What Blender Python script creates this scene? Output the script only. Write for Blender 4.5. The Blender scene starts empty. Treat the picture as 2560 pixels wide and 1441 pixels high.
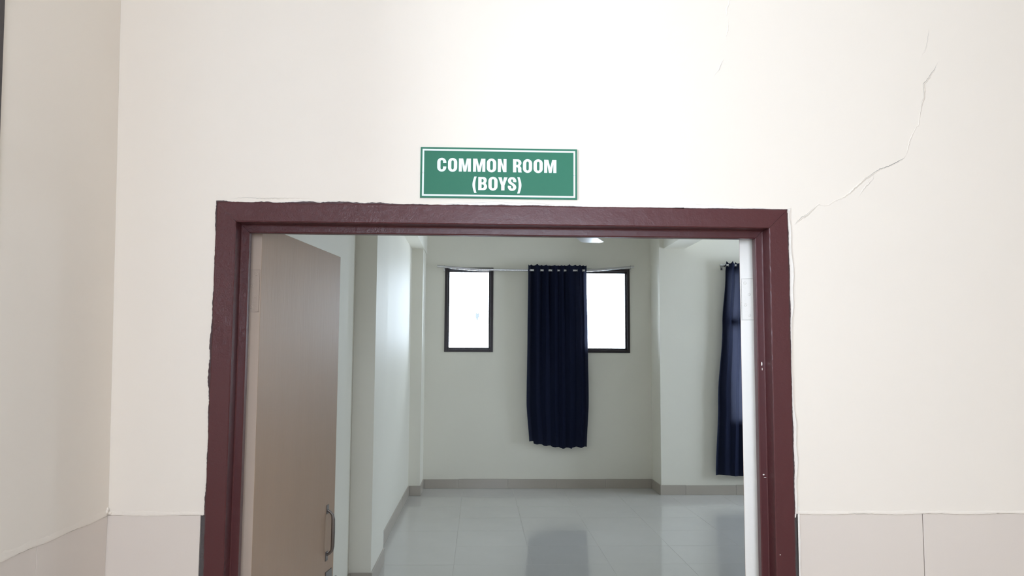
import bpy, bmesh, math, random
from mathutils import Vector, Matrix, geometry

# ------------------------------------------------------------------ camera
SC = bpy.context.scene
COL = SC.collection
F_PX, YAW, PITCH, ROLL = 2010.0, 0.040173, 0.085874, -0.005822
CAM = Vector((0.0, -2.25, 1.6))
FWD = Vector((math.sin(YAW)*math.cos(PITCH), math.cos(YAW)*math.cos(PITCH), math.sin(PITCH)))
_rt = Vector((math.cos(YAW), -math.sin(YAW), 0.0))
_up = _rt.cross(FWD)
RT = _rt*math.cos(ROLL) - _up*math.sin(ROLL)
UP = _rt*math.sin(ROLL) + _up*math.cos(ROLL)
cam_data = bpy.data.cameras.new('camera')
cam_data.sensor_width = 36.0
cam_data.lens = F_PX/2560.0*36.0
cam_data.clip_start = 0.05
cam_data.clip_end = 300
cam = bpy.data.objects.new('camera', cam_data)
COL.objects.link(cam)
m = Matrix((RT, UP, -FWD)).transposed().to_4x4()
m.translation = CAM
cam.matrix_world = m
SC.camera = cam

# ------------------------------------------------------------------ world, daylight portals, exposure
world = bpy.data.worlds.new('overcast_sky')
SC.world = world
world.use_nodes = True
bg = world.node_tree.nodes['Background']
bg.inputs['Color'].default_value = (0.84, 0.95, 1.12, 1)
bg.inputs['Strength'].default_value = 16.0
SC.view_settings.view_transform = 'Standard'
SC.view_settings.look = 'None'
SC.view_settings.exposure = 0.0
SC.view_settings.gamma = 1.0
SC.view_settings.use_curve_mapping = False

# openings (metres): axis, plane, a0, a1, z0, z1, direction the light travels
WIN_BACK = ((-0.434, 0.169, 1.661, 2.713), (1.279, 1.882, 1.661, 2.713))
WIN_SIDE = (2.955, 4.40, 0.83, 2.655)            # behind the second curtain
WIN_ADDED_R = ((5.2, 6.9, 0.9, 2.75),)   # unseen right-wall window, added to bring daylight into the room (y range)
WIN_COR_L = (-1.35, -0.565, 1.55, 3.0)           # left wall of the corridor (y range)
OPEN_FILL = (-0.22, 0.93, 1.2, 2.48)            # unseen opening added behind the camera to let in fill daylight
def portal(loc, direction, w, h):
    l = bpy.data.lights.new('daylight_portal', 'AREA')
    l.shape = 'RECTANGLE'; l.size = w; l.size_y = h
    l.cycles.is_portal = True
    o = bpy.data.objects.new('daylight_portal', l)
    COL.objects.link(o)
    o.location = loc
    o.rotation_euler = Vector(direction).to_track_quat('-Z', 'Y').to_euler()
Y_BACK, Y_JOG, X_RIGHT = 7.757, 7.272, 5.8
for a, b, c, d in WIN_BACK:
    portal(((a+b)/2, Y_BACK+0.16, (c+d)/2), (0, -1, 0), b-a, d-c)
a, b, c, d = WIN_SIDE
portal(((a+b)/2, Y_JOG+0.16, (c+d)/2), (0, -1, 0), b-a, d-c)
for a, b, c, d in WIN_ADDED_R:
    portal((X_RIGHT+0.16, (a+b)/2, (c+d)/2), (-1, 0, 0), b-a, d-c)
a, b, c, d = WIN_COR_L
portal((-1.16, (a+b)/2, (c+d)/2), (1, 0, 0), b-a, d-c)
a, b, c, d = OPEN_FILL
portal(((a+b)/2, -3.77, (c+d)/2), (0, 1, 0), b-a, d-c)

# ------------------------------------------------------------------ helpers
rnd = random.Random(7)
def ray(x, y):
    return RT*(x-1280) - UP*(y-720.5) + FWD*F_PX
def on_y(x, y, Y):
    d = ray(x, y); return CAM + d*((Y-CAM.y)/d.y)

def tag(o, label=None, cat=None, group=None, kind=None):
    if label: o['label'] = label
    if cat: o['category'] = cat
    if group: o['group'] = group
    if kind: o['kind'] = kind
    return o
def link(name, data, parent=None):
    o = bpy.data.objects.new(name, data)
    COL.objects.link(o)
    if parent: o.parent = parent
    return o
def empty(name, loc=(0, 0, 0)):
    o = link(name, None)
    o.location = loc
    o.empty_display_size = 0.1
    bpy.context.view_layer.update()
    return o
class MB:
    def __init__(self): self.v = []; self.f = []
    def add(self, vs, fs):
        n = len(self.v); self.v += [tuple(p) for p in vs]; self.f += [tuple(i+n for i in f) for f in fs]
        return self
    def box(self, a, b):
        x0, y0, z0 = a; x1, y1, z1 = b
        return self.add([(x0,y0,z0),(x1,y0,z0),(x1,y1,z0),(x0,y1,z0),(x0,y0,z1),(x1,y0,z1),(x1,y1,z1),(x0,y1,z1)],
                 [(0,3,2,1),(4,5,6,7),(0,1,5,4),(1,2,6,5),(2,3,7,6),(3,0,4,7)])
    def tube(self, pts, r, n=12, caps=True):
        pts = [Vector(p) for p in pts]; rings = []
        for i, p in enumerate(pts):
            t = (pts[min(i+1, len(pts)-1)] - pts[max(i-1, 0)]).normalized()
            a = t.orthogonal().normalized() if i == 0 else (prev - t*prev.dot(t)).normalized()
            prev = a; b = t.cross(a)
            rr = r[i] if isinstance(r, (list, tuple)) else r
            rings.append([p + (a*math.cos(2*math.pi*k/n) + b*math.sin(2*math.pi*k/n))*rr for k in range(n)])
        vs = [q for ring in rings for q in ring]; fs = []
        for i in range(len(pts)-1):
            for k in range(n):
                fs.append((i*n+k, i*n+(k+1) % n, (i+1)*n+(k+1) % n, (i+1)*n+k))
        if caps:
            fs.append(tuple(range(n-1, -1, -1))); fs.append(tuple((len(pts)-1)*n+k for k in range(n)))
        return self.add(vs, fs)
    def lathe(self, prof, c, n=32):
        vs = []; fs = []; m_ = len(prof)
        for k in range(n):
            t = 2*math.pi*k/n
            for r, z in prof: vs.append((c[0]+r*math.cos(t), c[1]+r*math.sin(t), c[2]+z))
        for k in range(n):
            for i in range(m_-1):
                fs.append((k*m_+i, ((k+1) % n)*m_+i, ((k+1) % n)*m_+i+1, k*m_+i+1))
        return self.add(vs, fs)
    def torus(self, c, axis, R, r, n=20, k=8):
        axis = Vector(axis).normalized(); a = axis.orthogonal().normalized(); b = axis.cross(a); c = Vector(c)
        vs = []; fs = []
        for i in range(n):
            t = 2*math.pi*i/n; d = a*math.cos(t)+b*math.sin(t)
            for j in range(k):
                s = 2*math.pi*j/k
                vs.append(c + d*(R+r*math.cos(s)) + axis*(r*math.sin(s)))
        for i in range(n):
            for j in range(k):
                fs.append((i*k+j, ((i+1) % n)*k+j, ((i+1) % n)*k+(j+1) % k, i*k+(j+1) % k))
        return self.add(vs, fs)
    def xform(self, fn):
        self.v = [tuple(fn(*p)) for p in self.v]; return self
    def mesh(self, name, mat, smooth=False, bevel=0, merge=True):
        me = bpy.data.meshes.new(name)
        me.from_pydata(self.v, [], self.f)
        bm = bmesh.new(); bm.from_mesh(me)
        if merge: bmesh.ops.remove_doubles(bm, verts=bm.verts, dist=1e-6)
        bmesh.ops.recalc_face_normals(bm, faces=bm.faces)
        if bevel:
            es = [e for e in bm.edges if len(e.link_faces) == 2 and e.calc_face_angle(0) > 0.6]
            bmesh.ops.bevel(bm, geom=es, offset=bevel, segments=2, affect='EDGES', profile=0.6)
        bm.to_mesh(me); bm.free()
        me.materials.append(mat)
        if smooth:
            for p in me.polygons: p.use_smooth = True
        return me
    def build(self, name, mat, parent=None, **k):
        o = link(name, self.mesh(name, mat, **k))
        if parent:
            o.parent = parent
            o.matrix_parent_inverse = parent.matrix_world.inverted()
        return o

# ------------------------------------------------------------------ materials
def mat(name, col, rough=0.6, bump=0, bscale=40, var=0, vscale=3, spec=0.5, metal=0, stretch=None, coat=0):
    M = bpy.data.materials.new(name); M.use_nodes = True
    nt = M.node_tree; b = nt.nodes['Principled BSDF']
    b.inputs['Base Color'].default_value = (*col, 1)
    b.inputs['Roughness'].default_value = rough
    b.inputs['Metallic'].default_value = metal
    b.inputs['Specular IOR Level'].default_value = spec
    b.inputs['Coat Weight'].default_value = coat
    tc = nt.nodes.new('ShaderNodeTexCoord'); src = tc.outputs['Object']
    if stretch:
        mp = nt.nodes.new('ShaderNodeMapping'); mp.inputs['Scale'].default_value = stretch
        nt.links.new(src, mp.inputs['Vector']); src = mp.outputs['Vector']
    if var:
        n = nt.nodes.new('ShaderNodeTexNoise'); n.inputs['Scale'].default_value = vscale; n.inputs['Detail'].default_value = 4
        nt.links.new(src, n.inputs['Vector'])
        r = nt.nodes.new('ShaderNodeMix'); r.data_type = 'RGBA'
        r.inputs['A'].default_value = (*[c*(1-var) for c in col], 1); r.inputs['B'].default_value = (*[min(1, c*(1+var)) for c in col], 1)
        nt.links.new(n.outputs['Fac'], r.inputs['Factor']); nt.links.new(r.outputs['Result'], b.inputs['Base Color'])
    if bump:
        n = nt.nodes.new('ShaderNodeTexNoise'); n.inputs['Scale'].default_value = bscale; n.inputs['Detail'].default_value = 5
        nt.links.new(src, n.inputs['Vector'])
        bp = nt.nodes.new('ShaderNodeBump'); bp.inputs['Strength'].default_value = bump; bp.inputs['Distance'].default_value = 0.01
        nt.links.new(n.outputs['Fac'], bp.inputs['Height']); nt.links.new(bp.outputs['Normal'], b.inputs['Normal'])
    return M

M_WALL = mat('cream_wall_paint', (0.845, 0.76, 0.66), 0.5, bump=0.05, bscale=6, var=0.012, vscale=2.5, spec=0.35)
M_ROOM = mat('cream_room_paint', (0.87, 0.835, 0.735), 0.55, bump=0.06, bscale=5, var=0.015, vscale=2, spec=0.2)
M_PUTTY = mat('white_putty', (0.86, 0.795, 0.72), 0.7, bump=0.35, bscale=50)
M_CRACK = mat('crack_gap', (0.30, 0.28, 0.25), 0.9)
M_CEIL = mat('white_ceiling_paint', (0.90, 0.89, 0.86), 0.8)
M_WTILE = mat('beige_wall_tile', (0.74, 0.65, 0.57), 0.28, var=0.02, vscale=2)
M_MORTAR = mat('dark_mortar', (0.11, 0.092, 0.085), 0.9, bump=0.6, bscale=80)
M_FTILE = mat('polished_floor_tile', (0.64, 0.62, 0.585), 0.08, bump=0.015, bscale=4, var=0.04, vscale=3, spec=0.85)
M_GROUT = mat('floor_grout', (0.50, 0.475, 0.44), 0.9)
M_SKIRT = mat('grey_skirting_tile', (0.47, 0.42, 0.36), 0.3, var=0.05, vscale=3)
M_EDGE_TAN = mat('tan_door_edge', (0.57, 0.45, 0.355), 0.45, bump=0.1, bscale=30)  # left leaf's edge, a darker and tanner tone than the right leaf's
M_EDGE = mat('white_door_edge_paint', (0.80, 0.76, 0.70), 0.4, bump=0.1, bscale=30)
M_LEAF = mat('tan_door_enamel', (0.42, 0.295, 0.205), 0.4, spec=0.25, bump=0.07, bscale=14, var=0.04, vscale=2, stretch=(6, 6, 0.8))
M_NAVY = None
M_STEEL = mat('brushed_steel', (0.60, 0.60, 0.60), 0.25, metal=1.0)
M_DKSTEEL = mat('dull_handle_steel', (0.22, 0.20, 0.19), 0.38, metal=1.0)
M_HINGE_TAN = mat('tan_hinge', (0.53, 0.42, 0.335), 0.42, bump=0.15, bscale=60)  # left leaf's hinges, toned tan beside the paler right ones
M_HINGE = mat('painted_hinge', (0.76, 0.72, 0.66), 0.4, bump=0.15, bscale=60)
M_WFRAME = mat('dark_brown_window_paint', (0.022, 0.014, 0.017), 0.35, bump=0.1, bscale=30)
M_GREEN = mat('green_sign_board', (0.028, 0.165, 0.098), 0.5, spec=0.3, var=0.03, vscale=10)
M_SIGNW = mat('white_sign_vinyl', (0.80, 0.86, 0.86), 0.4)
M_FAN = mat('white_fan_enamel', (0.82, 0.82, 0.80), 0.3)

def frame_material():
    M = mat('maroon_frame_enamel', (0.085, 0.024, 0.025), 0.30, coat=0.0, spec=0.38)
    nt = M.node_tree; b = nt.nodes['Principled BSDF']
    tc = nt.nodes.new('ShaderNodeTexCoord')
    n1 = nt.nodes.new('ShaderNodeTexNoise'); n1.inputs['Scale'].default_value = 26; n1.inputs['Detail'].default_value = 6
    nt.links.new(tc.outputs['Object'], n1.inputs['Vector'])
    v1 = nt.nodes.new('ShaderNodeTexNoise'); v1.inputs['Scale'].default_value = 75; v1.inputs['Detail'].default_value = 7
    v1.inputs['Roughness'].default_value = 0.62; v1.inputs['Distortion'].default_value = 1.6
    nt.links.new(tc.outputs['Object'], v1.inputs['Vector'])
    # the paint is wrinkled round the hinge-side top corner and smoother elsewhere
    d = nt.nodes.new('ShaderNodeVectorMath'); d.operation = 'DISTANCE'; d.inputs[1].default_value = (-0.66, 0, 2.0)
    nt.links.new(tc.outputs['Object'], d.inputs[0])
    mr = nt.nodes.new('ShaderNodeMapRange'); mr.inputs['From Min'].default_value = 0.05; mr.inputs['From Max'].default_value = 0.5
    mr.inputs['To Min'].default_value = 0.75; mr.inputs['To Max'].default_value = 0.10
    nt.links.new(d.outputs['Value'], mr.inputs['Value'])
    b1 = nt.nodes.new('ShaderNodeBump'); b1.inputs['Strength'].default_value = 0.08; b1.inputs['Distance'].default_value = 0.01
    nt.links.new(n1.outputs['Fac'], b1.inputs['Height'])
    b2 = nt.nodes.new('ShaderNodeBump'); b2.inputs['Distance'].default_value = 0.004
    nt.links.new(mr.outputs['Result'], b2.inputs['Strength'])
    nt.links.new(v1.outputs['Fac'], b2.inputs['Height']); nt.links.new(b1.outputs['Normal'], b2.inputs['Normal'])
    nt.links.new(b2.outputs['Normal'], b.inputs['Normal'])
    return M
M_FRAME = frame_material()
M_SMEAR = mat('maroon_paint_smear', (0.055, 0.022, 0.024), 0.4, bump=0.3, bscale=90)

def glass_material():
    M = bpy.data.materials.new('window_glass'); M.use_nodes = True
    nt = M.node_tree; nt.nodes.clear()
    out = nt.nodes.new('ShaderNodeOutputMaterial'); mx = nt.nodes.new('ShaderNodeMixShader')
    tr = nt.nodes.new('ShaderNodeBsdfTransparent'); gl = nt.nodes.new('ShaderNodeBsdfGlossy'); fr = nt.nodes.new('ShaderNodeFresnel')
    tr.inputs['Color'].default_value = (0.95, 0.97, 0.97, 1); gl.inputs['Roughness'].default_value = 0.02
    fr.inputs['IOR'].default_value = 1.45
    nt.links.new(fr.outputs[0], mx.inputs[0]); nt.links.new(tr.outputs[0], mx.inputs[1]); nt.links.new(gl.outputs[0], mx.inputs[2])
    nt.links.new(mx.outputs[0], out.inputs[0])
    return M
M_GLASS = glass_material()
def smudge_material():
    M = bpy.data.materials.new('dirty_glass_spot'); M.use_nodes = True
    nt = M.node_tree; nt.nodes.clear()
    out = nt.nodes.new('ShaderNodeOutputMaterial')
    tr = nt.nodes.new('ShaderNodeBsdfTransparent'); tr.inputs['Color'].default_value = (0.062, 0.066, 0.068, 1)
    nt.links.new(tr.outputs[0], out.inputs[0])
    return M
def cloth_material():
    M = mat('navy_curtain_cloth', (0.0075, 0.0115, 0.036), 0.8, bump=0.15, bscale=300, spec=0.15)
    nt = M.node_tree; b = nt.nodes['Principled BSDF']; out = nt.nodes['Material Output']
    t = nt.nodes.new('ShaderNodeBsdfTranslucent'); t.inputs['Color'].default_value = (0.075, 0.08, 0.118, 1)
    mx = nt.nodes.new('ShaderNodeMixShader'); mx.inputs[0].default_value = 0.28
    nt.links.new(b.outputs[0], mx.inputs[1]); nt.links.new(t.outputs[0], mx.inputs[2]); nt.links.new(mx.outputs[0], out.inputs['Surface'])
    return M
M_NAVY = cloth_material()

# ------------------------------------------------------------------ the building shell
def wall(name, mat_, u0, u1, z0, z1, holes, thick, place, kind=True, parent=None):
    """slab in (u, depth, z) with rectangular holes; place(u, d, z) -> world"""
    us = sorted({u0, u1, *[h[0] for h in holes], *[h[1] for h in holes]})
    zs = sorted({z0, z1, *[h[2] for h in holes], *[h[3] for h in holes]})
    us = [u for u in us if u0 <= u <= u1]; zs = [z for z in zs if z0 <= z <= z1]
    def solid(i, j):
        if i < 0 or j < 0 or i >= len(us)-1 or j >= len(zs)-1: return False
        cu, cz = (us[i]+us[i+1])/2, (zs[j]+zs[j+1])/2
        return not any(h[0] < cu < h[1] and h[2] < cz < h[3] for h in holes)
    mb = MB()
    for i in range(len(us)-1):
        for j in range(len(zs)-1):
            if not solid(i, j): continue
            a, b, c, d = us[i], us[i+1], zs[j], zs[j+1]
            q = [(a,0,c),(b,0,c),(b,0,d),(a,0,d),(a,thick,c),(b,thick,c),(b,thick,d),(a,thick,d)]
            f = [(0,1,2,3),(7,6,5,4)]
            if not solid(i-1, j): f.append((0,3,7,4))
            if not solid(i+1, j): f.append((1,5,6,2))
            if not solid(i, j-1): f.append((0,4,5,1))
            if not solid(i, j+1): f.append((3,2,6,7))
            mb.add(q, f)
    mb.xform(place)
    o = mb.build(name, mat_, parent)
    if kind: o['kind'] = 'structure'
    return o

CEIL = 3.3
WAINS = 1.170
X_L = -0.993                       # corridor left wall at wainscot height; it leans a little
LEAN = 0.0235
def lw(z): return X_L - LEAN*(z-1.179)
FX0, FX1, FZ = -0.735, 0.880, 2.027   # outer edges of the door frame

wall_front = wall('wall_front', M_WALL, -1.2, 4.2, WAINS, CEIL, [(FX0, FX1, 0, FZ)], 0.13, lambda u, d, z: (u, d, z))
tag(wall_front, 'cream painted corridor wall around the doorway with a long plaster crack', 'wall')
wall('wall_base', M_MORTAR, -1.2, 4.2, 0, WAINS, [(FX0, FX1, 0, FZ)], 0.121, lambda u, d, z: (u, d+0.009, z), kind=False, parent=wall_front)
wall_left = wall('wall_left', M_WALL, -3.6, -0.0005, WAINS, CEIL, [(WIN_COR_L[0], WIN_COR_L[1], WIN_COR_L[2], WIN_COR_L[3])], 0.10,
                 lambda u, d, z: (lw(z)-d, u, z))
tag(wall_left, 'cream corridor side wall meeting the doorway wall at the corner', 'wall')
wall('wall_base', M_MORTAR, -3.6, 0.0, 0, WAINS, [], 0.2, lambda u, d, z: (X_L-0.009-d, u, z), kind=False, parent=wall_left)
wb = wall('wall_behind', M_WALL, -1.1, 4.2, 0, CEIL, [OPEN_FILL], 0.15, lambda u, d, z: (u, -3.6-d, z))
tag(wb, 'cream corridor wall opposite the doorway with an unseen opening added for fill light', 'wall')
tag(wall('wall_right', M_WALL, -3.6, 0, 0, CEIL, [], 0.15, lambda u, d, z: (4.2+d, u, z)), 'cream wall closing the far end of the corridor', 'wall')
cc = MB().box((-1.3, -3.8, CEIL), (4.4, 0.13, CEIL+0.15)).build('ceiling', M_CEIL)
tag(cc, 'white plastered corridor ceiling', 'ceiling', kind='structure')
M_CTILE = mat('beige_corridor_floor', (0.52, 0.45, 0.37), 0.3)
cf = MB().box((-1.3, -3.8, -0.15), (4.4, 0.13, 0)).build('floor_corridor', M_CTILE)
tag(cf, 'polished tiled corridor floor', 'floor', kind='structure')

# room: left wall, projecting column, set-back wall, corner pilaster, back wall, jog
XL0, XCOL, XW = -0.884, -0.733, -0.806
YC0, YC1, YP = 3.475, 4.20, 7.238
rl = MB()
rl.box((XL0-0.4, 0.13, 0), (XL0, YC0, CEIL))
rl.box((XL0-0.4, YC0, 0), (XCOL, YC1, CEIL))
rl.box((XL0-0.4, YC1, 0), (XW, YP, CEIL))
rl.box((XL0-0.4, YP, 0), (-0.672, Y_BACK+0.2, CEIL))
tag(rl.build('wall_room_left', M_ROOM, merge=False), 'cream side wall of the common room with a projecting column and a corner pilaster', 'wall', kind='structure')
wrb = wall('wall_room_back', M_ROOM, -0.672, 2.15, 0, CEIL, list(WIN_BACK), 0.2, lambda u, d, z: (u, Y_BACK+d, z))
tag(wrb, 'cream far wall of the common room with two narrow windows', 'wall')
wrj = wall('wall_room_back_right', M_ROOM, 2.15, X_RIGHT, 0, CEIL, [WIN_SIDE], 0.686, lambda u, d, z: (u, Y_JOG+d, z))
tag(wrj, 'cream wall standing forward beside the far wall, behind the flared curtain', 'wall')
tag(wall('wall_room_right', M_ROOM, 0.13, Y_BACK+0.2, 0, CEIL, list(WIN_ADDED_R), 0.2, lambda u, d, z: (X_RIGHT+d, u, z)),
    'unseen cream wall on the far side of the common room holding the added window', 'wall')
wri = wall('wall_room_front', M_ROOM, 4.2, X_RIGHT+0.2, 0, CEIL, [], 0.13, lambda u, d, z: (u, d, z))
tag(wri, 'cream stub of wall beside the doorway wall inside the room', 'wall')
rc = MB().box((XL0-0.4, 0.13, CEIL), (X_RIGHT+0.2, Y_BACK+0.2, CEIL+0.15)).build('ceiling_room', M_CEIL)
tag(rc, 'white ceiling of the common room', 'ceiling', kind='structure')
b1 = MB().box((XW, YC1, 2.872), (-0.66, YP+0.52, CEIL)).build('trim_1', M_ROOM)
tag(b1, 'cream ceiling beam running along the side wall over the corner pilaster', 'beam', kind='structure')
b2 = MB().box((2.207, 0.13, 2.915), (2.464, Y_JOG, CEIL)).build('trim_2', M_ROOM)
tag(b2, 'cream ceiling beam meeting the wall left of the flared curtain', 'beam', kind='structure')

# floor of polished tiles
fl = MB().box((XL0-0.4, 0.0, -0.15), (X_RIGHT+0.2, Y_BACK+0.2, -0.0012)).build('floor', M_GROUT)
tag(fl, 'glossy pale floor tiles of the common room', 'floor', kind='structure')
TS, GAP = 0.605, 0.0022
tile_me = MB().box((0, 0, -0.011), (TS-GAP, TS-GAP, 0)).mesh('tile', M_FTILE, bevel=0.0008)
FIX0, FIY0 = 0.425-3*TS, Y_BACK-13*TS+0.0
cut_me = {}
for i in range(12):
    for j in range(13):
        x = FIX0+i*TS; y = FIY0+j*TS
        if x > X_RIGHT: continue
        if y < 0.13:
            k = 'cut'
            if k not in cut_me: cut_me[k] = MB().box((0, 0.13-y, -0.011), (TS-GAP, TS-GAP, 0)).mesh('tile', M_FTILE, bevel=0.0008)
            o = link('tile', cut_me[k], fl)
        else:
            o = link('tile', tile_me, fl)
        o.location = (x, y, rnd.uniform(-0.0004, 0.0001))

# skirting tiles
def skirting(name, label, u0, u1, place, first=0.6):
    e = empty(name); tag(e, label, 'skirting', kind='structure')
    u = u0; step = first
    while u < u1-0.01:
        w = min(step, u1-u); step = 0.6
        t = rnd.uniform(0.0105, 0.0125); h = rnd.uniform(0.110, 0.115)
        MB().box((u+0.001, 0.0002, 0.0006), (u+w-0.001, t, h)).xform(place).build('tile', M_SKIRT, e, bevel=0.001)
        u += w
skirting('baseboard_back', 'grey tile skirting along the far wall below the straight curtain', -0.655, 2.138, lambda u, d, z: (u, Y_BACK-d, z), 0.42)
skirting('baseboard_jog', 'grey tile skirting below the flared curtain', 2.138, X_RIGHT-0.02, lambda u, d, z: (u, Y_JOG-d, z), 0.30)
skirting('baseboard_return', 'short grey tile skirting on the return between the two far walls', Y_JOG-0.0005, Y_BACK-0.013, lambda u, d, z: (2.15-d, u, z))
skirting('baseboard_pilaster', 'short grey tile skirting on the front of the corner pilaster', XW+0.013, -0.66, lambda u, d, z: (u, YP-d, z))
skirting('baseboard_pilaster_side', 'short grey tile skirting on the side of the corner pilaster', YP-0.012, Y_BACK-0.013, lambda u, d, z: (-0.672+d, u, z))
skirting('baseboard_left', 'grey tile skirting along the set-back part of the side wall', YC1, YP, lambda u, d, z: (XW+d, u, z), 0.45)
skirting('baseboard_column', 'grey tile skirting along the side of the projecting column', YC0-0.012, YC1, lambda u, d, z: (XCOL+d, u, z))
skirting('baseboard_column_front', 'grey tile skirting across the front of the projecting column', XL0+0.013, XCOL, lambda u, d, z: (u, YC0-d, z))
skirting('baseboard_near', 'grey tile skirting beside the open door leaf', 0.14, YC0, lambda u, d, z: (XL0+d, u, z))

# wainscot tiles of the corridor
def wainscot(parent, spans, place):
    rows = 4; h = WAINS/rows
    for a, b in spans:
        for r in range(rows):
            z1 = WAINS-0.0015-r*h; z0 = WAINS-(r+1)*h+0.0005
            MB().box((a+0.001, 0.0012+rnd.uniform(0, .0006), z0), (b-0.001, 0.0088, z1)).xform(place).build('tile', M_WTILE, parent, bevel=0.0007)
spans = [(X_L-0.008, FX0-0.013), (FX1+0.012, 1.246)]
u = 1.246
while u < 4.15:
    spans.append((u, min(u+0.6, 4.19))); u += 0.6
wainscot(wall_front, spans, lambda u, d, z: (u, d, z))
spans = [(-0.347, 0.0006)]; u = -0.347
while u > -3.55:
    spans.append((max(u-0.6, -3.59), u)); u -= 0.6
wainscot(wall_left, spans, lambda u, d, z: (X_L-d, u, z))

# uneven plaster lip hanging over the tile tops
def lip(parent, u0, u1, place, seed, hmax=0.02, proud=0.0035):
    r = random.Random(seed); n = max(8, int((u1-u0)/0.008)); vs = []; fs = []
    ph = [r.uniform(0, 6.28) for _ in range(6)]
    def nz(u, f, k): return math.sin(u*f+ph[k])
    for i in range(n+1):
        u = u0+(u1-u0)*i/n
        lo = -0.0022+0.0011*nz(u, 31, 0)+r.uniform(-.0006, .0006)
        hi = hmax*(0.8+0.12*nz(u, 17, 1)+0.10*nz(u, 53, 2)+r.uniform(-.1, .1))
        pr = proud*(0.7+0.12*nz(u, 23, 3)+0.12*nz(u, 71, 4)+r.uniform(-.12, .12))
        for d, z in ((0.0016, lo), (-pr*0.8, lo+0.0012), (-pr, lo+0.005), (-pr*0.55, hi*0.6), (0.0006, hi)):
            vs.append(place(u, d, WAINS+z))
    for i in range(n):
        for k in range(4):
            fs.append((i*5+k, (i+1)*5+k, (i+1)*5+k+1, i*5+k+1))
    return MB().add(vs, fs).build('plaster_lip', M_WALL, parent, smooth=False)
lip(wall_front, X_L+0.004, FX0-0.006, lambda u, d, z: (u, d, z), 1, 0.014, 0.002)
lip(wall_front, FX1+0.012, 4.18, lambda u, d, z: (u, d, z), 2, 0.012, 0.002)
lip(wall_left, -3.58, -0.004, lambda u, d, z: (lw(z)-d, u, z), 3, 0.022, 0.0018)
# lumps of plaster in the corner above the tiles
mb = MB()
for (x, y, z, s) in ((-0.994, -0.006, 1.186, 0.006), (-0.994, -0.012, 1.180, 0.006), (-0.988, -0.003, 1.176, 0.005)):
    prof = [(s*math.sin(math.pi*k/6)*rnd.uniform(.75, 1.1), -s*math.cos(math.pi*k/6)) for k in range(7)]
    mb.lathe(prof, (x, y, z), 9)
mb.build('plaster_lump', M_WALL, wall_front, smooth=True)

# ------------------------------------------------------------------ plaster cracks
def px_crack(pts):
    return [on_y(1740+x/2.3244, y/2.3244, 0.0) for x, y in pts]
def refine(pts, r, step=0.004, jit=0.0012):
    out = []
    for a, b in zip(pts, pts[1:]):
        n = max(1, int((b-a).length/step))
        for i in range(n):
            p = a.lerp(b, i/n); out.append(Vector((p.x+r.uniform(-jit, jit), 0, p.z+r.uniform(-jit, jit))))
    out.append(pts[-1]); return out
def crack(pts, seed, h, w, gap):
    """a flake edge: paint lifted on the lower right of the line, a dark slit where it gapes"""
    r = random.Random(seed); P_ = refine(px_crack(pts), r); n = len(P_)
    mb = MB(); vs = []; fs = []; gs = []; gf = []
    for i, p in enumerate(P_):
        t = (P_[min(i+1, n-1)]-P_[max(i-1, 0)]).normalized()
        nn = Vector((t.z, 0, -t.x))                    # to the right of the path
        e = min(1, i/8, (n-1-i)/8)
        k = e*(0.65+0.35*math.sin(i*0.13+seed)+r.uniform(-.12, .12))
        hh, ww = h*k, w*(0.5+0.6*k)
        for off, d in ((-0.35*ww, 0.0005), (-0.1*ww, -hh*0.25), (0.02*ww, -hh), (0.35*ww, -hh*0.75), (ww, 0.0005)):
            q = p+nn*off; vs.append((q.x, d, q.z))
        g = gap*max(0, math.sin(i*0.071+seed*2)+0.25)*e
        for off in (-0.1*ww-g, -0.1*ww):
            q = p+nn*off; gs.append((q.x, -0.0004-hh*0.27, q.z))
    for i in range(n-1):
        for k in range(4): fs.append((i*5+k, (i+1)*5+k, (i+1)*5+k+1, i*5+k+1))
        gf.append((i*2, (i+1)*2, (i+1)*2+1, i*2+1))
    o = MB().add(vs, fs).build('plaster_crack', M_WALL, wall_front, smooth=False)
    if gap: MB().add(gs, gf).build('crack_gap', M_CRACK, o)
crack([(570,1308),(605,1272),(650,1245),(690,1203),(713,1187),(745,1196),(775,1188),(810,1165),(850,1150),(885,1125),(920,1092),(955,1062),(985,1035),(1015,1020),(1035,1005),(1070,985),(1120,970),(1160,950),(1195,930),(1220,905)], 1, 0.0022, 0.0055, 0.0014)
crack([(1220,905),(1228,870),(1240,820),(1262,770),(1275,745),(1293,725),(1297,680),(1305,625),(1320,570),(1325,530),(1323,490),(1350,455),(1385,405),(1408,355)], 2, 0.002, 0.005, 0.0008)
crack([(1305,335),(1335,280),(1345,235),(1355,160)], 3, 0.0015, 0.005, 0.0005)
crack([(1035,1005),(1028,1040),(1005,1068),(985,1085),(960,1120),(943,1150)], 4, 0.0018, 0.007, 0.0005)
crack([(940,1060),(960,1045),(1000,1030),(1010,1050),(990,1075)], 8, 0.0016, 0.005, 0.0005)
crack([(200,-10),(180,60),(178,100)], 5, 0.002, 0.007, 0.0004)
crack([(192,100),(186,170),(170,240)], 6, 0.001, 0.004, 0)
crack([(165,335),(135,400),(100,450)], 7, 0.001, 0.004, 0.0003)

for k, pl in enumerate(([(536, 486), (548, 487), (557, 493)], [(572, 498), (610, 494), (650, 497), (720, 495), (800, 497)])):
    crack([((x-1740)*2.3244, y*2.3244) for x, y in pl], 21+k, 0.0012, 0.003, 0.0004)

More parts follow.
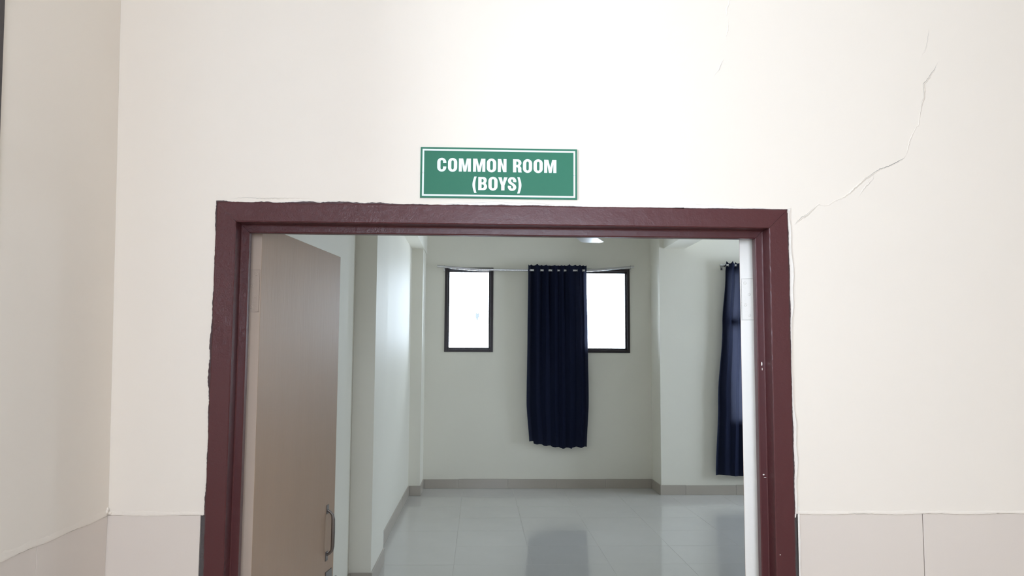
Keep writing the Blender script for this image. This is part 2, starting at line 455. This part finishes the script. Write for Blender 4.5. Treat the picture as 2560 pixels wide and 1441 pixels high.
# ------------------------------------------------------------------ the doorway
door = empty('door_1', (0.0725, 0.07, 0)); tag(door, 'maroon framed double doorway with both cream leaves swung into the room', 'door', kind='structure')
T1, T2 = 0.055, 0.077
c = 0.003
PROF = [(0, 0.128), (0, -0.004), (c, -0.006), (T1-c, -0.006), (T1, -0.004), (T1, 0.048), (T1+c, 0.05), (T2-c, 0.05), (T2, 0.052), (T2, 0.076),
        (T2-c, 0.078), (0.044, 0.078), (0.044, 0.128)]
def frame_piece(name, pa, pb, inward, mit_a, mit_b):
    """profile swept from pa to pb; mit = how far the end moves along the run per unit inward"""
    pa, pb, inward = Vector(pa), Vector(pb), Vector(inward); d = (pb-pa).normalized()
    n = int((pb-pa).length/0.012); mb = MB(); vs = []; fs = []; m_ = len(PROF)
    ph = rnd.uniform(0, 6)
    for i in range(n+1):
        s = i/n
        for j, (t, y) in enumerate(PROF):
            a = pa+inward*t+d*(mit_a*t); b = pb+inward*t-d*(mit_b*t)
            p = a.lerp(b, s)
            # brushed and chipped arris
            jt = 0
            if j in (1, 2): jt = 0.0005*math.sin(s*37+ph)+0.0004*math.sin(s*121+ph)+rnd.uniform(-.0005, .0005)
            if j in (4, 3): jt = rnd.uniform(-.0004, .0004)
            q = p+inward*jt
            vs.append((q.x, y, q.z))
    for i in range(n):
        for j in range(m_):
            k = (j+1) % m_
            fs.append((i*m_+j, (i+1)*m_+j, (i+1)*m_+k, i*m_+k))
    fs.append(tuple(range(m_))); fs.append(tuple(n*m_+j for j in range(m_-1, -1, -1)))
    return mb.add(vs, fs).build(name, M_FRAME, door)
g = 0.0006
frame_piece('frame_jamb', (FX0, 0, 0.0), (FX0, 0, FZ-g), (1, 0, 0), 0, 1)
frame_piece('frame_jamb', (FX1, 0, 0.0), (FX1, 0, FZ-g), (-1, 0, 0), 0, 1)
frame_piece('frame_head', (FX0+g, 0, FZ), (FX1-g, 0, FZ), (0, 0, -1), 1, 1)

# ragged brush marks where maroon paint strays on to the plaster
def ragged(name, material, pa, pb, out, y0, y1, width, seed, parent, soft=0.55):
    pa, pb, out = Vector(pa), Vector(pb), Vector(out); r = random.Random(seed); n = int((pb-pa).length/0.004)
    vs = []; fs = []; w = width(0)*0.7
    for i in range(n+1):
        s = i/n; p = pa.lerp(pb, s)
        tgt = width(s)*(0.6+0.5*math.sin(s*n*0.05+seed)+0.3*math.sin(s*n*0.23+seed*2))+r.uniform(-.3, .45)*width(s)
        w = (1-soft)*w+soft*max(0.0002, tgt)
        q = p+out*w; e = p-out*0.003; h = p+out*(w*0.8)
        vs += [(e.x, y1, e.z), (h.x, y1, h.z), (q.x, y0, q.z)]
    for i in range(n):
        fs += [(i*3, i*3+3, i*3+4, i*3+1), (i*3+1, i*3+4, i*3+5, i*3+2)]
    return MB().add(vs, fs).build(name, material, parent)
# pale filler bead round the frame
ragged('filler_bead', M_PUTTY, (FX0+0.02, 0, FZ), (FX1+0.009, 0, FZ), (0, 0, 1), -0.0003, -0.0026, lambda s: 0.006+0.008*s, 11, wall_front, 0.12)
ragged('filler_bead', M_PUTTY, (FX1, 0, FZ+0.001), (FX1, 0, WAINS-0.01), (1, 0, 0), -0.0003, -0.0028, lambda s: 0.015-0.003*s, 12, wall_front, 0.12)
ragged('filler_bead', M_PUTTY, (FX1+0.013, 0, WAINS+0.02), (FX1+0.013, 0, 0.02), (1, 0, 0), 0.0006, -0.0004, lambda s: 0.003, 14, wall_front, 0.2)
ragged('paint_smear', M_SMEAR, (FX0, 0, FZ+0.004), (FX0, 0, WAINS-0.005), (-1, 0, 0), -0.0018, -0.0032, lambda s: 0.0036+0.002*math.exp(-((s-.55)/.12)**2), 15, door)
ragged('paint_smear', M_SMEAR, (FX0-0.002, 0, FZ), (FX1-0.3, 0, FZ), (0, 0, 1), -0.0032, -0.0042, lambda s: 0.0048*(1-s)**1.5+0.0014, 16, door)
ragged('paint_smear', M_SMEAR, (FX1-0.4, 0, FZ), (FX1, 0, FZ), (0, 0, 1), -0.0032, -0.0042, lambda s: 0.0012, 17, door)
ragged('paint_smear', M_SMEAR, (FX1, 0, FZ-0.01), (FX1, 0, WAINS), (1, 0, 0), -0.0034, -0.0044, lambda s: 0.0022, 18, door)
# stray flecks of white paint on the far jamb
mb = MB()
for (x, z, sx, sz) in ((0.815, 1.585, 0.0022, 0.006), (0.816, 1.57, 0.0012, 0.004), (0.814, 1.27, 0.003, 0.0018), (0.818, 1.262, 0.004, 0.001), (0.836, 1.06, .0015, .0015)):
    y = -0.0064 if x > 0.826 else 0.0492
    mb.lathe([(0, -1), (0.7, -0.7), (1, 0), (0.7, 0.7), (0, 1)], (0, 0, 0), 8)
    k = len(mb.v)-40
    for i in range(k, len(mb.v)):
        a, b, e = mb.v[i]; mb.v[i] = (x+a*sx, y+b*0.0008, z+e*sz)
mb.build('paint_fleck', M_PUTTY, door, merge=False)

LEAF_TOP = 1.983
def leaf(A, u, tdir, width, hinge_z, m_edge, m_hinge):
    A, u, tdir = Vector(A), Vector(u).normalized(), Vector(tdir).normalized()
    def W(a, b, z): q = A+u*a+tdir*b; return (q.x, q.y, z)
    o = MB().box((0, 0, 0.012), (width, 0.040, LEAF_TOP)).xform(W).build('door_leaf', M_LEAF, door, bevel=0.0018)
    MB().box((-0.0006, 0.0008, 0.013), (0.0001, 0.0392, LEAF_TOP-0.001)).xform(W).build('edge_paint', m_edge, o)
    for z0 in hinge_z:
        h = MB()
        # plate let into the hinge edge, with rounded corners
        r = 0.004; z1 = z0+0.122; b0, b1 = 0.0045, 0.0385
        outl = []
        for cx, cz, s in ((b1-r, z1-r, 0), (b0+r, z1-r, 1), (b0+r, z0+r, 2), (b1-r, z0+r, 3)):
            for k in range(4):
                t = math.pi/2*(s+k/3); outl.append((cx+r*math.cos(t), cz+r*math.sin(t)))
        n = len(outl)
        h.add([(-0.0012, b, z) for b, z in outl]+[(0.0003, b, z) for b, z in outl],
              [tuple(range(n)), tuple(range(2*n-1, n-1, -1))]+[(i, n+i, n+(i+1) % n, (i+1) % n) for i in range(n)])
        for k, (b, z) in enumerate(((0.014, z1-0.012), (0.026, z1-0.046), (0.015, z1-0.077), (0.026, z1-0.109))):
            kk = len(h.v)
            h.lathe([(0.0, 0.0005), (0.0012, 0.0004), (0.0018, 0.0012), (0.0034, 0.0014), (0.0042, 0.0009), (0.0046, 0)], (0, 0, 0), 14)
            for i in range(kk, len(h.v)):
                x, y, e = h.v[i]; h.v[i] = (-0.0012-e, b+x, z+y)
        # knuckle beside the jamb
        h.xform(W)
        q = A+u*(-0.004)+tdir*0.045
        h.tube([(q.x, q.y, z0), (q.x, q.y, z1)], 0.005, 10)
        h.build('hinge', m_hinge, o)
        # dark line of the recess the plate sits in
        rc_ = MB(); e = 0.0013
        for (ba, bb, za, zb) in ((b0-e, b1, z1, z1+e), (b0-e, b0, z0, z1), (b0-e, b1, z0-e, z0)):
            rc_.box((-0.0006, ba, za), (0.0002, bb, zb))
        rc_.xform(W).build('hinge_recess', M_MORTAR, o)
    return o, W
leaf_l, WL = leaf((-0.640, 0.121, 0), (0.10, 0.75, 0), (-0.75, 0.10, 0), 0.757, (1.728, 0.80, 0.25), M_EDGE_TAN, M_HINGE_TAN)
leaf_r, WR = leaf((0.779, 0.121, 0), (0.33, 0.944, 0), (0.944, -0.33, 0), 0.740, (1.715, 0.80, 0.25), M_EDGE, M_HINGE)
# pull handle and latch on the near face of the leaf
h = MB()
ha = 0.668
for z, s in ((1.036, 1), (0.876, -1)):
    h.box((ha-0.011, -0.003, z-0.012 if s > 0 else z-0.020), (ha+0.011, 0.0, z+0.020 if s > 0 else z+0.012))
h.xform(WL)
pts = [(ha, -0.002, 1.036), (ha, -0.012, 1.030), (ha, -0.021, 1.020), (ha, -0.0235, 1.005), (ha, -0.024, 0.956), (ha, -0.0235, 0.907), (ha, -0.021, 0.892), (ha, -0.012, 0.882), (ha, -0.002, 0.876)]
h.tube([WL(*p) for p in pts], [0.005, 0.005, 0.0055, 0.0065, 0.007, 0.0065, 0.0055, 0.005, 0.005], 12)
h.build('pull_handle', M_DKSTEEL, leaf_l, smooth=False)
la = MB()
la.box((0.66, -0.004, 0.735), (0.73, 0, 0.815)); la.xform(WL)
la.tube([WL(0.60, -0.010, 0.775), WL(0.757, -0.010, 0.775)], 0.006, 10)
la.tube([WL(0.70, -0.004, 0.775), WL(0.70, -0.035, 0.79)], 0.004, 8)
for a in (0.665, 0.72): la.torus(WL(a, -0.009, 0.775), (0.13, 0.99, 0), 0.0085, 0.0025, 14, 6)
la.build('sliding_latch', M_DKSTEEL, leaf_l)

# ------------------------------------------------------------------ the sign
SX0, SX1, SZ0, SZ1 = -0.171, 0.274, 2.047, 2.193
sign = MB().box((SX0, -0.0045, SZ0), (SX1, -0.0002, SZ1)).build('sign_board', M_GREEN, bevel=0.0004)
tag(sign, 'green rectangular sign with white lettering fixed above the doorway', 'sign')
U = (SX1-SX0)/2165.0
def sx(u): return SX0+u*U
def sz(v): return SZ1-v*U*0.995
LY = -0.0049
fr = MB(); i0, i1 = 26, 50
H_ = (SZ1-SZ0)/U/0.995
for a, b, c_, d in ((i0, 2165-i0, i0, i1), (i0, 2165-i0, H_-i1, H_-i0), (i0, i1, i1, H_-i1), (2165-i1, 2165-i0, i1, H_-i1)):
    fr.box((sx(a), LY, sz(d)), (sx(b), -0.0044, sz(c_)))
fr.build('border_line', M_SIGNW, sign, merge=False)

# glyphs: outlines in a box of width w and height 185 (y down), condensed heavy grotesque
def arc(cx, cy, rx, ry, a0, a1, n=8):
    return [(cx+rx*math.cos(math.radians(a0+(a1-a0)*i/n)), cy+ry*math.sin(math.radians(a0+(a1-a0)*i/n))) for i in range(n+1)]
def rrect(x0, y0, x1, y1, rx, ry):
    return arc(x1-rx, y0+ry, rx, ry, -90, 0)+arc(x1-rx, y1-ry, rx, ry, 0, 90)+arc(x0+rx, y1-ry, rx, ry, 90, 180)+arc(x0+rx, y0+ry, rx, ry, 180, 270)
def gl_O(w): return [[rrect(0, -5, w, 190, w/2, 62), rrect(46, 28, w-46, 157, (w-92)/2, 24)]]
def gl_C(w):
    o = arc(w/2, 57, w/2, 62, 0, -180, 16)+arc(w/2, 128, w/2, 62, 180, 0, 16)
    o = [(w, 68)]+o[:]+[(w, 117), (w-45, 117)]
    o += arc(w/2, 140, w/2-45, 18, 0, 180, 8)+arc(w/2, 45, w/2-45, 18, 180, 360, 8)+[(w-45, 68)]
    return [[o]]
def gl_M(w):
    return [[[(0,0),(58,0),(w/2,112),(w-58,0),(w,0),(w,185),(w-42,185),(w-42,62),(w/2+19,185),(w/2-19,185),(42,62),(42,185),(0,185)]]]
def gl_N(w):
    return [[[(0,0),(46,0),(w-42,108),(w-42,0),(w,0),(w,185),(w-44,185),(42,72),(42,185),(0,185)]]]
def gl_R(w):
    o = [(0,0),(w-50,0)]+arc(w-52, 50, 49, 50, -80, 60, 8)+[(w-20, 100)]+arc(w-32, 125, 28, 25, -50, 0, 4)+[(w-4, 165), (w+2, 185), (w-46, 185), (w-51, 165), (w-52, 130)]+arc(w-70, 126, 18, 15, 0, -90, 4)+[(46, 111), (46, 185), (0, 185)]
    return [[o, [(46, 30), (w-62, 30)]+arc(w-64, 55, 19, 25, -80, 80, 6)+[(46, 80)]]]
def gl_B(w):
    o = [(0,0),(w-50,0)]+arc(w-50, 47, 44, 47, -85, 55, 8)+[(w-20, 90)]+arc(w-48, 136, 48, 49, -45, 90, 8)+[(0, 185)]
    return [[o, [(46, 29), (w-66, 29)]+arc(w-66, 52, 18, 23, -80, 80, 6)+[(46, 75)], [(46, 104), (w-62, 104)]+arc(w-62, 130, 18, 26, -80, 80, 6)+[(46, 156)]]]
def gl_Y(w):
    return [[[(0,0),(48,0),(w/2,75),(w-48,0),(w,0),(w/2+23,115),(w/2+23,185),(w/2-23,185),(w/2-23,115)]]]
def gl_S(w):
    # heavy S: a spline centre line with the stroke laid either side
    K = [(w-23, 66), (w-23, 42), (w/2+17, 15), (w/2-17, 15), (23, 40), (31, 70), (w/2, 92), (w-31, 115), (w-23, 145), (w/2+17, 170), (w/2-17, 170), (23, 143), (23, 119)]
    cl = []
    for i in range(len(K)-1):
        p0, p1, p2, p3 = K[max(0, i-1)], K[i], K[i+1], K[min(len(K)-1, i+2)]
        for k in range(6):
            t = k/6
            cl.append(tuple(0.5*(2*p1[d]+(p2[d]-p0[d])*t+(2*p0[d]-5*p1[d]+4*p2[d]-p3[d])*t*t+(3*p1[d]-p0[d]-3*p2[d]+p3[d])*t**3) for d in (0, 1)))
    cl.append(K[-1]); L_, R_ = [], []
    for i, p in enumerate(cl):
        a = cl[max(0, i-1)]; b = cl[min(len(cl)-1, i+1)]
        tx, ty = b[0]-a[0], b[1]-a[1]; l = math.hypot(tx, ty); tx /= l; ty /= l
        hw = 22*abs(ty)**2+16*abs(tx)**2
        L_.append((p[0]+ty*hw, p[1]-tx*hw)); R_.append((p[0]-ty*hw, p[1]+tx*hw))
    return [[[L_[i], L_[i+1], R_[i+1], R_[i]]] for i in range(len(cl)-1)]
def gl_paren(w, flip):
    o = [(w*0.45, -5), (w, -5)]+[(w-18*math.sin(math.pi*t/10)-2, -5+230*t/10) for t in range(1, 10)]+[(w, 225), (w*0.45, 225)]+[(w*0.45-w*0.45*math.sin(math.pi*t/10), 225-230*t/10) for t in range(1, 10)]
    if flip: o = [(w-x, y) for x, y in o][::-1]
    return [[o]]
def letter(ch, u, v, w):
    polys = {'O': gl_O, 'C': gl_C, 'M': gl_M, 'N': gl_N, 'R': gl_R, 'B': gl_B, 'Y': gl_Y, 'S': gl_S}[ch](w) if ch not in '()' else gl_paren(w, ch == ')')
    mb = MB()
    for loops in polys:
        flat = [p for l in loops for p in l]
        tris = geometry.tessellate_polygon([[Vector((x, y, 0)) for x, y in l] for l in loops])
        vs = [(sx(u+x), LY, sz(v+y)) for x, y in flat]; n = len(vs)
        vs += [(sx(u+x), -0.0044, sz(v+y)) for x, y in flat]
        fs = [tuple(t) for t in tris]; k = 0
        for l in loops:
            for i in range(len(l)): fs.append((k+i, k+(i+1) % len(l), n+k+(i+1) % len(l), n+k+i))
            k += len(l)
        mb.add(vs, fs)
    mb.build('letter', M_SIGNW, sign, merge=False)
for ch, u, w in (('C',230,125),('O',378,127),('M',528,166),('M',723,170),('O',913,130),('N',1065,120),('R',1275,120),('O',1413,127),('O',1560,128),('M',1707,170)):
    letter(ch, u, 155, w)
for ch, u, w in (('(',717,58),('B',797,123),('O',937,126),('Y',1072,128),('S',1205,117),(')',1335,58)):
    letter(ch, u, 412, w)
for u, v in ((38, 362), (2127, 375)):
    mb = MB().lathe([(0, 0.0012), (0.0012, 0.001), (0.002, 0)], (0, 0, 0), 10)
    mb.xform(lambda x, y, e: (sx(u)+x, LY-e, sz(v)+y)).build('screw', M_STEEL, sign, merge=False)

# ------------------------------------------------------------------ windows
def window(name, label, a, b, z0, z1, place, transoms=(), mull=(), outer=0.036, depth=0.07):
    e = empty(name); tag(e, label, 'window', kind='structure')
    def bar(p0, p1, nm='window_frame', bv=0.002):
        MB().box((p0[0], p0[2], p0[1]), (p1[0], p1[2], p1[1])).xform(place).build(nm, M_WFRAME, e, bevel=bv)
    lo, hi = -0.012, depth
    bar((a, z0, lo), (a+outer, z1, hi)); bar((b-outer, z0, lo), (b, z1, hi))
    bar((a+outer, z1-outer, lo), (b-outer, z1, hi)); bar((a+outer, z0, lo), (b-outer, z0+outer, hi))
    s = 0.02; i = outer
    lo2, hi2 = 0.02, 0.05
    bar((a+i, z0+i, lo2), (a+i+s, z1-i, hi2), 'sash'); bar((b-i-s, z0+i, lo2), (b-i, z1-i, hi2), 'sash')
    bar((a+i+s, z1-i-s, lo2), (b-i-s, z1-i, hi2), 'sash'); bar((a+i+s, z0+i, lo2), (b-i-s, z0+i+s, hi2), 'sash')
    for t0, t1 in transoms: bar((a+i+s, t0, -0.005), (b-i-s, t1, hi2+0.005), 'transom')
    zs = [z0+i+s]+[q for t in transoms for q in t]+[z1-i-s]
    us = [a+i+s]+[q for t in mull for q in t]+[b-i-s]
    for t0, t1 in mull:
        for k in range(0, len(zs), 2): bar((t0, zs[k], -0.003), (t1, zs[k+1], hi2+0.003), 'mullion')
    for k in range(0, len(zs), 2):
        for j in range(0, len(us), 2):
            MB().box((us[j], 0.034, zs[k]), (us[j+1], 0.038, zs[k+1])).xform(place).build('pane', M_GLASS, e)
    return e
w1 = window('window_1', 'narrow dark framed window of the far wall, fully uncovered', *WIN_BACK[0], lambda u, d, z: (u, Y_BACK+d, z))
window('window_2', 'narrow dark framed window of the far wall with one edge behind the straight curtain', *WIN_BACK[1], lambda u, d, z: (u, Y_BACK+d, z))
window('window_3', 'tall dark framed window with a transom behind the flared curtain', *WIN_SIDE, lambda u, d, z: (u, Y_JOG+d, z), transoms=((1.985, 2.08),), mull=((3.65, 3.70),))
for k, q in enumerate(WIN_ADDED_R):
    window('window_%d' % (4+k), 'unseen tall dark framed window added in the side wall of the room for daylight', *q, lambda u, d, z: (X_RIGHT+d, u, z), transoms=((1.985, 2.05),), mull=(((q[0]+q[1])/2-.025, (q[0]+q[1])/2+.025),))
window('window_5', 'dark brown framed corridor window at the edge of the side wall', *WIN_COR_L, lambda u, d, z: (lw(z)-d, u, z), outer=0.05, depth=0.055)
# faint mark on the uncovered pane
q = on_y(1193, 793, Y_BACK+0.033); r = random.Random(5); n = 26; vs = []
for i in range(n):
    t = i*6.283/n; k = r.uniform(.75, 1.15)
    vs.append((q.x+0.020*k*math.cos(t)*(1.15+0.5*math.sin(t)), Y_BACK+0.0332, q.z+0.052*k*math.sin(t)))
mb = MB().add(vs, [tuple(range(n))])
mb.build('glass_mark', smudge_material(), w1)

# ------------------------------------------------------------------ curtains and rods
def rod(name, label, pts, r, brackets, wall_y):
    e = empty(name, pts[0]); tag(e, label, 'curtain rod', 'curtain rods')
    MB().tube(pts, r, 14).build('pole', M_STEEL, e, smooth=False)
    for x, z in brackets:
        b = MB().box((x-0.008, pts[0][1]-0.004, z-0.022), (x+0.008, wall_y-0.0006, z-0.012))
        b.box((x-0.011, wall_y-0.006, z-0.05), (x+0.011, wall_y-0.0005, z+0.02))
        b.torus((x, pts[0][1], z), (1, 0, 0), r+0.004, 0.004, 14, 6)
        b.build('bracket', M_STEEL, e)
    return e
def curtain(name, label, edges, z_top, hem, yc, folds, amp, rod_pts, n_eye, phase, top_up, skew=0.0):
    """edges: list of (z, xl, xr); hem(u) -> z of the lower edge"""
    e = empty(name, ((edges[0][1]+edges[0][2])/2, yc, z_top)); tag(e, label, 'curtain', 'navy eyelet curtains')
    def ex(z):
        for (za, la_, ra), (zb, lb, rb) in zip(edges, edges[1:]):
            if za >= z >= zb:
                t = (za-z)/(za-zb); t = t*t*(3-2*t); return la_+(lb-la_)*t, ra+(rb-ra)*t
        return edges[-1][1:] if z < edges[-1][0] else edges[0][1:]
    NU, NV = folds*22, 64; vs = []; fs = []
    def warp(u): return u+0.018*math.sin(2*math.pi*u*1.7+phase)+0.011*math.sin(2*math.pi*u*3.1+1.3*phase)
    for j in range(NV+1):
        v = (j/NV)**1.15
        for i in range(NU+1):
            u = i/NU; zt = z_top+top_up*(0.5+0.5*math.sin(2*math.pi*folds*2*warp(u)+0.6))*(0.7+0.3*math.sin(9*u+phase))
            z = zt+(hem(u)-zt)*v
            xl, xr = ex(min(z, edges[0][0]))
            s = 2*math.pi*folds*warp(u)+phase
            A = amp*(1-0.45*v)*(0.8+0.25*math.sin(5*u+2*v+phase)+0.3*math.sin(19*u+phase)*(1-v))
            x = xl+(xr-xl)*u+0.008*math.sin(2*s)*(1-0.3*v)*math.sin(math.pi*u)**0.5
            y = yc-0.022*max(0, 1-v*4)-A*math.sin(s)-0.35*amp*v*math.sin(s*0.47+2.2*v)
            x += skew*v*0.01*math.sin(7*v)
            vs.append((x, y, z))
    for j in range(NV):
        for i in range(NU):
            a = j*(NU+1)+i; fs.append((a, a+1, a+NU+2, a+NU+1))
    cl = MB().add(vs, fs).build('cloth', M_NAVY, e, smooth=True, merge=False)
    # metal eyelets where the cloth crosses the pole
    for k in range(n_eye):
        u = (k+0.5)/n_eye; s = None
        best = min(range(NU+1), key=lambda i: abs((2*math.pi*folds*warp(i/NU)+phase)-math.pi*(k+math.ceil(phase/math.pi))))
        jr = min(range(NV+1), key=lambda j: abs(vs[j*(NU+1)+best][2]-rod_pts(vs[best][0])))
        p = vs[jr*(NU+1)+best]
        MB().torus((p[0], yc, rod_pts(p[0])), (0.9, 0.45*(-1)**k, 0), 0.021, 0.0035, 18, 6).build('eyelet', M_STEEL, e, smooth=True)
    return e
Y1 = 7.69
R1 = [(-0.530, Y1, 2.719), (-0.39, Y1, 2.708), (-0.248, Y1, 2.697), (-0.12, Y1, 2.687), (0.0, Y1, 2.681), (0.3, Y1, 2.680), (0.6, Y1, 2.680), (1.0, Y1, 2.680), (1.32, Y1, 2.684), (1.5, Y1, 2.697), (1.72, Y1, 2.717), (1.927, Y1, 2.735)]
rod('curtain_rod', 'bent steel curtain rod sagging across the two narrow windows', R1, 0.016, ((-0.44, 2.712), (1.885, 2.731)), Y_BACK)
def rz1(x):
    for a, b in zip(R1, R1[1:]):
        if a[0] <= x <= b[0]: return a[2]+(b[2]-a[2])*(x-a[0])/(b[0]-a[0])
    return R1[0][2]
def hem1(u):
    if u < 0.08: return 0.575
    return 0.548-0.055*min(1, (u-0.08)/0.5)+0.006*math.sin(40*u)+(0.012 if u > 0.75 else 0)
curtain('curtain', 'straight navy eyelet curtain hanging between the two narrow windows',
        [(2.76, 0.598, 1.325), (2.60, 0.597, 1.326), (1.9, 0.592, 1.34), (1.08, 0.585, 1.352), (0.49, 0.622, 1.328)],
        2.738, hem1, Y1, 7, 0.036, rz1, 14, 0.9, 0.018)
Y2 = 7.20
R2 = [(2.868, Y2, 2.709), (3.5, Y2, 2.711), (4.1, Y2, 2.712), (4.6, Y2, 2.711)]
rod('curtain_rod', 'steel curtain rod holding the flared curtain over the tall window', R2, 0.015, ((2.905, 2.709), (4.55, 2.711)), Y_JOG)
curtain('curtain', 'flared navy eyelet curtain, light showing through its folds, beside the open door leaf',
        [(2.76, 2.93, 3.62), (2.60, 2.922, 3.62), (2.0, 2.88, 3.66), (1.1, 2.815, 3.70), (0.2, 2.778, 3.72)],
        2.73, lambda u: 0.236-0.02*u+0.006*math.sin(17*u), Y2, 9, 0.034, lambda x: 2.71, 18, 1.2, 0.032)

# ------------------------------------------------------------------ ceiling fan (one blade tip shows under the door head)
HUB = Vector((0.635, 3.02, 2.47))
fan = empty('ceiling_fan', (HUB.x, HUB.y, CEIL)); tag(fan, 'white ceiling fan, one blade tip showing below the door head', 'ceiling fan')
MB().lathe([(0, 0.07), (0.05, 0.07), (0.11, 0.055), (0.135, 0.02), (0.135, -0.02), (0.11, -0.05), (0.05, -0.065), (0, -0.065)], HUB).build('motor', M_FAN, fan, smooth=True)
MB().tube([(HUB.x, HUB.y, HUB.z+0.06), (HUB.x, HUB.y, CEIL-0.02)], 0.011, 14).build('downrod', M_FAN, fan, smooth=False)
MB().lathe([(0.012, -0.10), (0.05, -0.07), (0.065, -0.01), (0.065, -0.0005), (0.0, -0.0005)], (HUB.x, HUB.y, CEIL)).build('canopy', M_FAN, fan, smooth=True)
for k in range(3):
    th = math.radians(72+120*k); d = Vector((math.cos(th), math.sin(th), 0)); s = Vector((math.sin(th), -math.cos(th), 0))
    outl = [(0.16, -0.055), (0.30, -0.070), (0.585, -0.080), (0.612, -0.070), (0.622, -0.04), (0.612, 0.055), (0.56, 0.095), (0.40, 0.085), (0.16, 0.055)]
    vs = []
    for dz in (0.0, -0.004):
        for a, b in outl:
            q = HUB+d*a+s*b; vs.append((q.x, q.y, HUB.z-0.02+dz-0.06*b))
    n = len(outl)
    MB().add(vs, [tuple(range(n)), tuple(range(2*n-1, n-1, -1))]+[(i, (i+1) % n, n+(i+1) % n, n+i) for i in range(n)]).build('blade', M_FAN, fan)
    q0, q1 = HUB+d*0.10, HUB+d*0.21
    MB().box((0.09, -0.02, -0.025), (0.22, 0.02, -0.019)).xform(lambda a, b, z: tuple(HUB+d*a+s*b+Vector((0, 0, z+0.002)))).build('blade_arm', M_FAN, fan)
